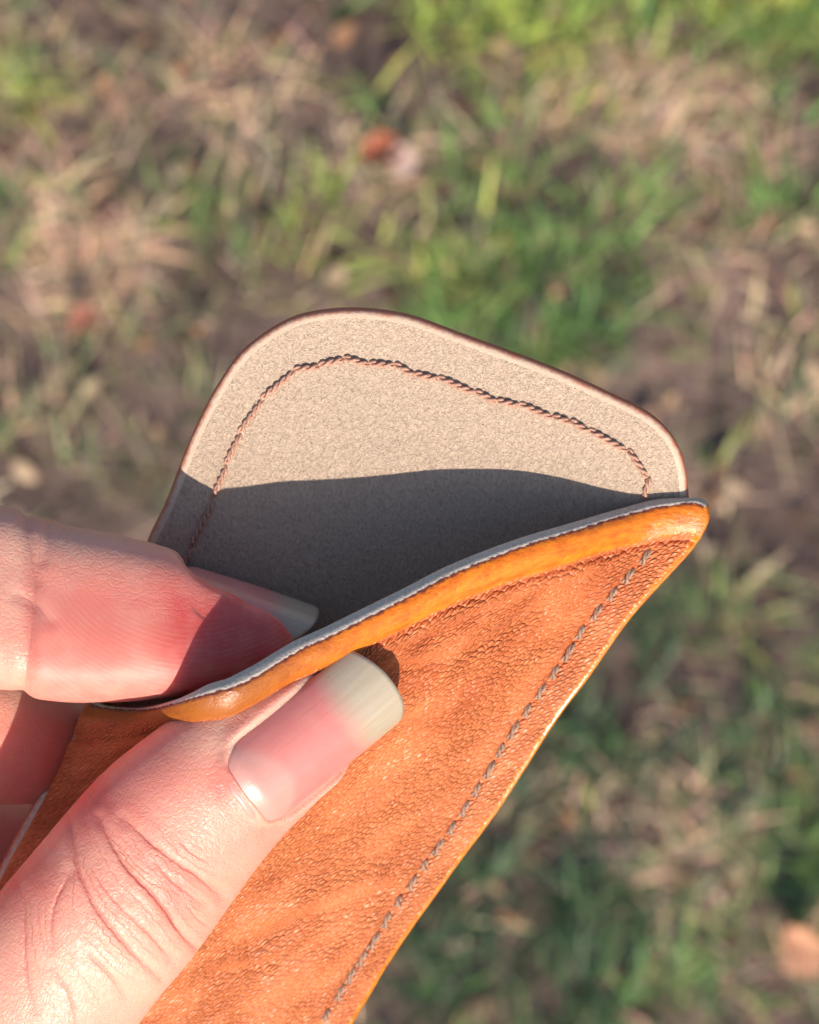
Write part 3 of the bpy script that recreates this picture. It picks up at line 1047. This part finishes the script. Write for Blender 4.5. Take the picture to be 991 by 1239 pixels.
def ceval(p, ch, full=False):
    """signed field of a tapered elliptic finger; optionally where along and round it each point lies"""
    pos = ch['pos']
    m = len(pos)
    best = np.full(len(p), 1e18, np.float32)
    bi = np.zeros(len(p), np.float32)
    for i in range(m - 1):
        a, d = pos[i], pos[i + 1] - pos[i]
        q = p - a
        u = np.clip(q @ d / (d @ d), 0, 1)
        r = q - u[:, None] * d
        dd = np.einsum('ij,ij->i', r, r)
        k = dd < best
        best[k] = dd[k]
        bi[k] = i + u[k]
    i0 = np.clip(bi.astype(int), 0, m - 2)
    f = (bi - i0)[:, None]

    def at(x):
        x = x if x.ndim == 2 else x[:, None]
        return x[i0] * (1 - f) + x[i0 + 1] * f
    c, n, b, t = at(pos), at(ch['n']), at(ch['b']), at(ch['t'])
    w, h = at(ch['w'])[:, 0], at(ch['h'])[:, 0]
    o = p - c
    d, s, a = (o * n).sum(1), (o * b).sum(1), (o * t).sum(1)
    mn = np.minimum(w, h)
    e = ch.get('sq', 2.0)
    rho = np.sqrt((np.abs(d / h) ** e + np.abs(s / w) ** e) ** (2 / e) + (a / mn) ** 2)
    fld = (rho - 1) * mn
    if full:
        return fld, at(ch['L'])[:, 0], s, d, w, h
    return fld


def TP(px, py, z, w, h):
    return [*P(px, py, z), w, h]


TH_Z = 14.2
aT = math.radians(27)
t_dors = np.array([math.sin(aT) * .69, -math.sin(aT) * .72, math.cos(aT)])
THUMB = chain([TP(-330, 1640, -10, 14, 13), TP(-130, 1440, -3.5, 13, 12), TP(0, 1270, 2.0, 11.4, 9.4), TP(85, 1158, 5.4, 10.7, 8.6), TP(140, 1092, 7.4, 10.55, 8.4), TP(207, 1008, 8.0, 10.1, 7.8),
               TP(268, 947, 8.8, 9.1, 7.2), TP(335, 892, 9.4, 8.2, 6.2), TP(392, 846, 8.8, 6.3, 4.9), TP(418, 825, 8.4, 4.3, 3.5), TP(432, 813, 8.3, 2.0, 1.7), TP(437, 809, 8.3, .5, .5)], t_dors, 70)
IZ = 6.0
INDEX = chain([[-104, -14, -14, 12, 11], [-86, -9, -2, 10.5, 10], TP(-245, 672, 4.5, 10.4, 9.6), TP(-100, 712, IZ, 9.6, 8.4), TP(-10, 724, IZ, 9.75, 8.0), TP(36, 733, IZ, 9.0, 7.5), TP(75, 743, IZ, 9.2, 7.6), TP(125, 748, IZ, 8.9, 7.4), TP(180, 754, IZ, 8.25, 7.1),
               TP(225, 762, IZ - .2, 7.3, 6.5), TP(270, 767, IZ - .5, 6.1, 5.6), TP(318, 772, IZ - 1, 4.3, 4.3), TP(346, 774, IZ - 1.3, 2.9, 3.1), TP(362, 775, IZ - 1.4, 1.4, 1.6), TP(367, 775, IZ - 1.4, .5, .5)], (0, -.2, -.98), 80)
INDEX['sq'] = 3.4
# the finger's back faces up the case: w is its height as seen, h its breadth
MIDDLE = chain([[-103, -27, -28, 11, 11], [-84, -22, -13, 10, 10], [-66, -23.5, -9, 9.8, 9], [-54, -23.5, -8.5, 9.3, 8.6], [-47, -24.5, -11.0, 9.2, 8.4], [-41.5, -25.6, -17.0, 9, 8.2], [-36, -27.5, -21.5, 8.6, 8], [-22, -33, -23, 8, 7.4], [-12, -36, -24, 5.8, 5.4], [-8, -37, -24.3, 2.2, 2.2]], (0, .2, -.98), 50)
RING = chain([[-105, -44, -40, 11, 11], [-84, -42, -30, 10, 10], [-66, -42, -27, 9.6, 9], [-50, -44, -30, 9.2, 8.6], [-40, -46, -33, 8.8, 8], [-26, -50, -36, 7.8, 7], [-17, -53, -37, 5, 5], [-13, -54, -37, 1.6, 1.6]], (0, .2, -.98), 44)
LITTLE = chain([[-108, -60, -48, 10, 10], [-90, -61, -42, 9, 9], [-74, -61, -42, 8.3, 7.8], [-56, -63, -44, 7.8, 7.2], [-46, -65, -46, 7, 6.4], [-38, -67, -47, 4.5, 4.5], [-35, -68, -47, 1.5, 1.5]], (0, .2, -.98), 40)
FINGERS = [THUMB, INDEX, MIDDLE, RING, LITTLE]
WR = [-146, -92, -44]
PALM = [chain([[*WR, 17, 15], [-128, -58, -30, 13, 13], [-104, -14, -14, 12, 11]], (0, 0, 1), 12),
        chain([[*WR, 17, 15], [-128, -62, -37, 13, 13], [-103, -27, -28, 11.5, 11.5]], (0, 0, 1), 12),
        chain([[*WR, 17, 15], [-128, -68, -43, 13, 13], [-105, -44, -40, 11.5, 11.5]], (0, 0, 1), 12),
        chain([[*WR, 17, 15], [-130, -76, -48, 13, 12], [-108, -60, -48, 10.5, 10.5]], (0, 0, 1), 12),
        chain([[*WR, 17, 15], [-112, -98, -24, 15, 14], [-75, -92.5, -8, 14, 13]], (0, 0, 1), 12),
        chain([[-100, -80, -16, 11, 10], [-102, -46, -14, 11, 9], [-104, -18, -15, 10, 9]], (0, 0, 1), 12),
        chain([[-240, -150, -78, 27, 21], [-190, -118, -60, 23, 18], [*WR, 19, 16.5], [-134, -84, -40, 18, 16]], (0, .3, 1), 20)]


def smin(a, b, k):
    h = np.clip(.5 + .5 * (b - a) / k, 0, 1)
    return b * (1 - h) + a * h - k * h * (1 - h)


def hand_field(p):
    cen = (p.min(0) + p.max(0)) / 2
    rad = np.linalg.norm(p.max(0) - p.min(0)) / 2

    def close(ch):       # chains too far off to matter here are skipped
        return (np.linalg.norm(ch['pos'] - cen, axis=1) - np.maximum(ch['w'], ch['h'])).min() < rad + 12
    palm = np.full(len(p), 60.0, np.float32)
    for ch in PALM:
        if close(ch):
            palm = smin(palm, ceval(p, ch), 9)
    r = palm
    for ch in FINGERS:
        if close(ch):
            r = np.minimum(r, smin(ceval(p, ch), palm, 7))
    return r


def hand_mesh():
    lo = np.array([-264.0, -180, -102])
    hi = np.array([2.0, 20, 30])
    CV, SUB = 2.4, 7
    # coarse pass over the box, then a fine band round the skin; coarser still away from the fingertips
    n = np.ceil((hi - lo) / CV).astype(int) + 1
    gx = [lo[k] + CV * np.arange(n[k]) for k in range(3)]
    X = np.stack(np.meshgrid(*gx, indexing='ij'), -1).reshape(-1, 3).astype(np.float32)
    order = np.lexsort((X[:, 2] // 20, X[:, 1] // 20, X[:, 0] // 20))
    fc = np.empty(len(X), np.float32)
    for s in range(0, len(X), 2500):
        fc[order[s:s + 2500]] = hand_field(X[order[s:s + 2500]])
    fc = fc.reshape(n)
    return lo, CV, SUB, n, fc


def smooth_mesh(V, F, it=3):
    k = F.shape[1]
    e = np.vstack([F[:, [i, (i + 1) % k]] for i in range(k)])
    cnt = np.bincount(e.ravel(), minlength=len(V)).astype(float)
    for _ in range(it):
        acc = np.zeros_like(V)
        for a in range(3):
            acc[:, a] = np.bincount(e[:, 0], V[e[:, 1], a], len(V)) + np.bincount(e[:, 1], V[e[:, 0], a], len(V))
        V = V * .5 + .5 * acc / cnt[:, None]
    return V


def vert_normals(V, F):
    a, b, c, d = V[F[:, 0]], V[F[:, 1]], V[F[:, 2]], V[F[:, 3 % F.shape[1]]]
    fn = np.cross(c - a, d - b) if F.shape[1] == 4 else np.cross(b - a, c - a)
    n = np.zeros_like(V)
    for k in range(F.shape[1]):
        for x in range(3):
            n[:, x] += np.bincount(F[:, k], fn[:, x], len(V))
    return n / (np.linalg.norm(n, axis=1)[:, None] + 1e-12)


def nail_frame(root, tip, nrm):
    t = tip - root
    L = np.linalg.norm(t)
    t = t / L
    nrm = nrm - (nrm @ t) * t
    nrm = nrm / np.linalg.norm(nrm)
    return dict(o=root, t=t, n=nrm, s=np.cross(t, nrm), L=L)


def nail_height(fr, s, v, R, droop):
    """height of the nail's face over its chord plane"""
    return np.sqrt(np.maximum(R * R - s * s, .01)) - R - droop * (np.maximum(v, 0) / fr['L']) ** 2.2 - .25 * np.clip(1.2 - v, 0, 2) ** 1.5


def build_nail(name, fr, W, R, droop, mat, parent, origin, label, tipround=.32, shift=0.0):
    nu, nv = 33, 49
    V, A = [], []
    th = .34
    for layer in (0, 1):
        for i in range(nv):
            for j in range(nu):
                u = j / (nu - 1) * 2 - 1
                v = -1.5 + (fr['L'] + 1.5) * i / (nv - 1)
                # rounded root, squarish tip
                wv = W * np.sqrt(np.clip(1 - np.clip((3.2 - v) / 5.0, 0, .97) ** 2, 0, 1))
                f_end = (v / fr['L'])
                vv_ = v - (abs(u) ** 2.6) * tipround * 5.0 * smooth(np.array(f_end), .55, 1.0)
                s = u * wv
                hh = nail_height(fr, np.array(s), np.array(vv_), R, droop)
                edge = smooth(np.array(abs(u)), .86, 1.0)
                q = fr['o'] + fr['t'] * vv_ + fr['s'] * (s + shift * v) + fr['n'] * (hh - (layer * th) * (1 - .45 * edge) - .12 * edge * (1 - layer))
                V.append(q)
                A.append((u, vv_, 0))
    n = nu * nv
    F = []
    for i in range(nv - 1):
        for j in range(nu - 1):
            a = i * nu + j
            F.append((a, a + 1, a + nu + 1, a + nu))
            F.append((n + a, n + a + nu, n + a + nu + 1, n + a + 1))
    ring = [j for j in range(nu)] + [i * nu + nu - 1 for i in range(1, nv)] + [(nv - 1) * nu + j for j in range(nu - 2, -1, -1)] + [i * nu for i in range(nv - 2, 0, -1)]
    for a, b in zip(ring, ring[1:] + ring[:1]):
        F.append((b, a, n + a, n + b))
    o = mesh_obj(name, np.array(V) - origin, F, mat, parent=parent, attrs={'nuv': ('FLOAT_VECTOR', np.array(A))})
    if label:
        o['label'] = label
    return o


# nail frames
tn_root = P(309, 968, 16.6)
tn_tip = P(481, 832, 13.2)
TN = nail_frame(tn_root, tn_tip, t_dors)
TNW, TNR, TND = 5.4, 6.7, .5
in_root = P(224, 690, 4.6)
in_tip = P(388, 736, 3.2)
IN_ = nail_frame(in_root, in_tip, np.array([-.05, .90, .44]))
INW, INR, IND = 4.6, 5.4, .7


def hand_object():
    lo, CV, SUB, n, fc = hand_mesh()
    h = CV / SUB
    idx = np.argwhere(np.abs(fc) < 3.2)
    N = n * SUB
    base = np.where(fc > 0, 1.5, -1.5).astype(np.float32)
    gi = [np.minimum((np.arange(N[k]) + SUB // 2) // SUB, n[k] - 1) for k in range(3)]
    grid = np.ascontiguousarray(base[np.ix_(*gi)])
    off = np.stack(np.meshgrid(*[np.arange(SUB)] * 3, indexing='ij'), -1).reshape(-1, 3) - SUB // 2
    # away from the picture the field is only interpolated from the coarse pass
    idx = idx[np.lexsort((idx[:, 2] // 6, idx[:, 1] // 6, idx[:, 0] // 6))]
    cx = lo[0] + idx[:, 0] * CV
    fine = cx > -52
    fp = np.pad(fc, 1, mode='edge')
    for s in range(0, len(idx), 400):
        blk = idx[s:s + 400]
        ii = (blk[:, None] * SUB + off[None]).reshape(-1, 3)
        fm = np.repeat(fine[s:s + 400], SUB ** 3)
        ok = ((ii >= 0) & (ii < N)).all(1)
        ii, fm = ii[ok], fm[ok]
        val = np.empty(len(ii), np.float32)
        if fm.any():
            val[fm] = hand_field((lo + ii[fm] * h).astype(np.float32))
        if (~fm).any():
            q = ii[~fm] / SUB
            i0 = np.minimum(q.astype(int), n - 2)
            w = q - i0
            r = 0
            for dx in (0, 1):
                for dy in (0, 1):
                    for dz in (0, 1):
                        r = r + fc[i0[:, 0] + dx, i0[:, 1] + dy, i0[:, 2] + dz] * (w[:, 0] if dx else 1 - w[:, 0]) * (w[:, 1] if dy else 1 - w[:, 1]) * (w[:, 2] if dz else 1 - w[:, 2])
            val[~fm] = r
        grid[ii[:, 0], ii[:, 1], ii[:, 2]] = np.clip(val, -1.5, 1.5)
    g = openvdb.FloatGrid(1.5)
    g.copyFromArray(grid)
    res = g.convertToQuads(0.0)
    V, F = np.array(res[0], np.float64), np.array(res[1], np.int64)
    V = lo + V * h
    print('hand quads', len(F), 'fine', time.time() - T0)
    vol = np.einsum('ij,ij->i', V[F[:, 0]], np.cross(V[F[:, 1]], V[F[:, 2]])).sum()
    if vol < 0:
        F = F[:, ::-1]
    V = smooth_mesh(V, F, 3)
    far = V[:, 0] < -50
    # finger coordinates
    fs = [ceval(V.astype(np.float32), ch, True) for ch in FINGERS]
    fid = np.argmin(np.stack([f[0] for f in fs]), 0)
    along = np.zeros(len(V))
    arc = np.zeros(len(V))
    tipd = np.zeros(len(V))
    for k, f in enumerate(fs):
        m = fid == k
        along[m] = f[1][m]
        tipd[m] = FINGERS[k]['L'][-1] - f[1][m]
        sg = 1.0 if k == 0 else -1.0
        arc[m] = np.arctan2(f[2][m] / f[4][m], sg * f[3][m] / f[5][m]) * (f[4][m] + f[5][m]) * .5
    nrm = vert_normals(V, F)
    px, py = to_px(V)
    facing = smooth(nrm[:, 2], -.1, .35)
    disp = np.zeros(len(V))
    th = fid == 0
    ix = fid == 1
    # knuckle folds of the thumb: a furrow with swollen banks
    folds = [([(120, 990), (126, 1002), (137, 1026), (157, 1055), (181, 1079), (202, 1105), (220, 1131), (243, 1152)], .62, 5.0),
             ([(150, 990), (178, 1016), (210, 1042), (238, 1060), (268, 1085)], .42, 5.5),
             ([(84, 985), (89, 1020), (94, 1052), (113, 1094), (136, 1126), (163, 1157), (195, 1185)], .50, 5.0),
             ([(85, 1055), (70, 1085), (62, 1115), (63, 1150)], .30, 5.0), ([(26, 1073), (29, 1115), (31, 1178), (40, 1220)], .30, 6.0),
             ([(186, 1040), (205, 1062), (228, 1082), (246, 1094)], .26, 5.0), ([(160, 1110), (185, 1135), (206, 1160)], .28, 5.0), ([(100, 1150), (128, 1175), (150, 1205)], .28, 6.0),
             ([(60, 1170), (82, 1200), (95, 1239)], .25, 6.0)]
    for pts, dep, wid in folds:
        d = poly_dist(px, py, pts)
        dep *= .30
        wid *= 1.0
        d = d + 3.0 * (vnoise(V, .8, 41) - .5)
        prof = -dep * np.exp(-(d / wid) ** 2) + dep * .34 * np.exp(-((d - wid * 2.5) / (wid * 1.5)) ** 2)
        disp += prof * facing * th
    fold_d, fold_w = np.full(len(V), 5.0), np.zeros(len(V))
    best = np.full(len(V), 1e9)
    near_ = np.where(th | ix)[0]
    for pts, dep, wid in folds + [([(30, 600), (36, 650), (42, 700), (38, 760), (26, 845)], .16, 5), ([(14, 716), (30, 722), (48, 735), (60, 752)], .10, 5), ([(62, 610), (60, 645), (54, 690)], .08, 5),
                                  ([(140, 1010), (160, 1040), (188, 1062)], .25, 5), ([(108, 1040), (122, 1068), (146, 1098), (170, 1118)], .25, 5), ([(212, 1008), (230, 1030), (256, 1046)], .25, 5),
                                  ([(44, 1090), (48, 1130), (60, 1165)], .25, 5), ([(222, 1090), (240, 1112), (256, 1122)], .25, 5), ([(110, 1120), (132, 1150), (150, 1166)], .22, 5)]:
        P2 = catmull(np.array(pts, float), 28)
        for k in range(len(P2) - 1):
            a, e = P2[k], P2[k + 1] - P2[k]
            l = np.hypot(*e)
            e = e / l
            t = (px[near_] - a[0]) * e[0] + (py[near_] - a[1]) * e[1]
            sd_ = (px[near_] - a[0]) * e[1] - (py[near_] - a[1]) * e[0]
            over = np.maximum(np.maximum(-t, t - l), 0)
            dd = np.hypot(sd_, over)
            m = dd < best[near_]
            g = near_[m]
            best[g] = dd[m]
            u = (k + .5) / (len(P2) - 1)
            fold_d[g] = sd_[m] / PXMM
            fold_w[g] = dep * min(1, 4 * u, 4 * (1 - u)) * np.exp(-(over[m] / 6) ** 2)
    fold_w *= facing
    kn = np.exp(-(((px - 160) / 95) ** 2 + ((py - 1090) / 95) ** 2))
    rough = vnoise(V, .75, 21) - .5 + .6 * (vnoise(V, 1.5, 22) - .5)
    disp += .13 * rough * kn * facing * th
    # creases of the index finger joint
    for pts, dep, wid in [([(30, 600), (36, 650), (42, 700), (38, 760), (26, 845)], .30, 7.0), ([(20, 720), (48, 735), (60, 752)], .12, 6), ([(60, 600), (58, 640), (52, 680)], .15, 5)]:
        d = poly_dist(px, py, pts)
        disp += (-dep * np.exp(-(d / wid) ** 2) + dep * .45 * np.exp(-((d - wid * 2.6) / (wid * 1.8)) ** 2)) * ix * smooth(nrm[:, 2], -.5, 0)
    disp += .15 * (vnoise(V, .22, 31) - .5) + .04 * (vnoise(V, .6, 32) - .5)
    V = V + nrm * disp[:, None]
    # nails: skin is held just below the plate, and swells in a fold round it
    for fr, W, R, dr, sel in ((TN, TNW, TNR, TND, th), (IN_, INW, INR, IND, ix)):
        q = V - fr['o']
        v, s, hg = q @ fr['t'], q @ fr['s'], q @ fr['n']
        up = sel & (nrm @ fr['n'] > -.25) & (v > -6) & (v < fr['L'] + 1) & (abs(s) < W + 3)
        wv = W * np.sqrt(np.clip(1 - np.clip((3.2 - v) / 5.0, 0, .97) ** 2, 0, 1))
        nh = nail_height(fr, np.clip(s, -W, W), v, R, dr)
        ins = smooth(wv - abs(s), -.45, .65) * smooth(v, -.6, .6)
        push = np.clip(hg - (nh - .40), 0, None) * ins * up
        pull = np.clip((nh - .40) - hg, 0, .6) * ins * up * (v < fr['L'] * .66)
        V = V - fr['n'] * push[:, None] + fr['n'] * pull[:, None]
        # fold: distance outside the plate
        dist_out = np.maximum(abs(s) - wv, -v)
        ring = np.exp(-((dist_out - .55) / .6) ** 2) * up * (1 - ins) * smooth(v, fr['L'] * .72, fr['L'] * .45)
        want = nh + .32
        lift = np.clip(want - hg, -.5, 1.1) * ring
        V = V + fr['n'] * lift[:, None]
    V = V * 1.0
    nrm = vert_normals(V, F)
    # colour of the skin, with light and shade on two fingers painted in
    base = np.tile(np.array([0.71, 0.325, 0.245]), (len(V), 1))

    def blend(w, col):
        nonlocal base
        w = np.clip(w, 0, 1)[:, None]
        base = base * (1 - w) + np.array(col) * w

    def gp(cx, cy, rx, ry):
        return np.exp(-(((px - cx) / rx) ** 2 + ((py - cy) / ry) ** 2))
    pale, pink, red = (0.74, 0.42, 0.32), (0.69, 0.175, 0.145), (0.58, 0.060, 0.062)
    blend(th * .85 * gp(120, 955, 70, 60), pink)
    blend(th * .65 * gp(20, 1060, 60, 60), red)
    blend(th * .55 * gp(95, 975, 40, 40), red)
    blend(th * .5 * gp(205, 915, 45, 35), pink)
    blend(th * .85 * gp(275, 890, 55, 35), pale)
    blend(th * .55 * gp(272, 945, 22, 28), red)
    blend((fid >= 3) * .6, pink)
    blend(th * .6 * gp(340, 1020, 45, 25), pink)
    blend(th * .6 * gp(205, 1090, 22, 35), pink)
    blend(th * .6 * gp(120, 1180, 120, 60), pale)
    blend(ix * .75 * smooth(px, 20, 70) * smooth(py, 655, 730), pink)
    blend(ix * .8 * smooth(px, 165, 225) * smooth(py, 660, 740), red)  # fingertip flush, deepened to paint in the crimson glow of the shadow
    blend(ix * .55 * gp(110, 655, 110, 18), pale)
    blend(ix * .6 * gp(20, 690, 26, 80), pale)
    blend(ix * .45 * gp(40, 740, 12, 70), red)
    blend((fid == 2) * .5 * smooth(py, 880, 845), pale)  # sunlit upper part of the middle finger painted paler
    blend((fid == 2) * .6 * smooth(py, 850, 900), pink)  # shade on its lower part painted in as pink
    d = poly_dist(px, py, [(232, 737), (240, 744), (247, 749)])
    blend(ix * .85 * np.exp(-(d / 1.6) ** 2), (.10, .03, .035))       # the little scratch
    for pts, dep, wid in folds:
        blend(th * facing * .15 * np.exp(-(poly_dist(px, py, pts) / (wid * 1.0)) ** 2), red)
    # ridges on the index pad: whorl lines sweeping round the tip
    ridge = np.zeros(len(V))
    rw = np.zeros(len(V))
    cxp, cyp = 100.0, 690.0
    rad_ = np.hypot(px - 232, (py - 610) * 1.0)
    ridge = rad_ / PXMM
    rw = ix * smooth(rad_ + .25 * (py - 760), 118, 165) * smooth(px, 30, 70) * smooth(py, 690, 740)
    knm = np.clip(th * np.exp(-(((px - 130) / 150) ** 2 + ((py - 1100) / 140) ** 2)), 0, 1)
    fuv = np.stack([along, arc, rw], 1)
    origin = np.array(WR, float)
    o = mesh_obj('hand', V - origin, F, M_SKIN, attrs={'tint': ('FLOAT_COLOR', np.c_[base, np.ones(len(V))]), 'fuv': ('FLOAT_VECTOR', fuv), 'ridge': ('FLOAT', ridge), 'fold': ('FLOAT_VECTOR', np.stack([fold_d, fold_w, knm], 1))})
    o.matrix_world = Matrix.Translation(HORG + HROT @ Vector(origin * .001)) @ HROT.to_4x4()
    tag(o, 'bare hand pinching the leather case open between index finger and thumb', 'hand')
    build_nail('fingernail', TN, TNW, TNR, TND, mat_nail(), o, origin, 'long thumbnail with pale free edge', .30)
    build_nail('fingernail', IN_, INW, INR, IND, mat_nail(free=10.6, lun=-3, pink=(.52, .18, .17)), o, origin, 'index fingernail seen edge on inside the pocket', .55)
    return o


hand_object()
print('script', time.time() - T0)
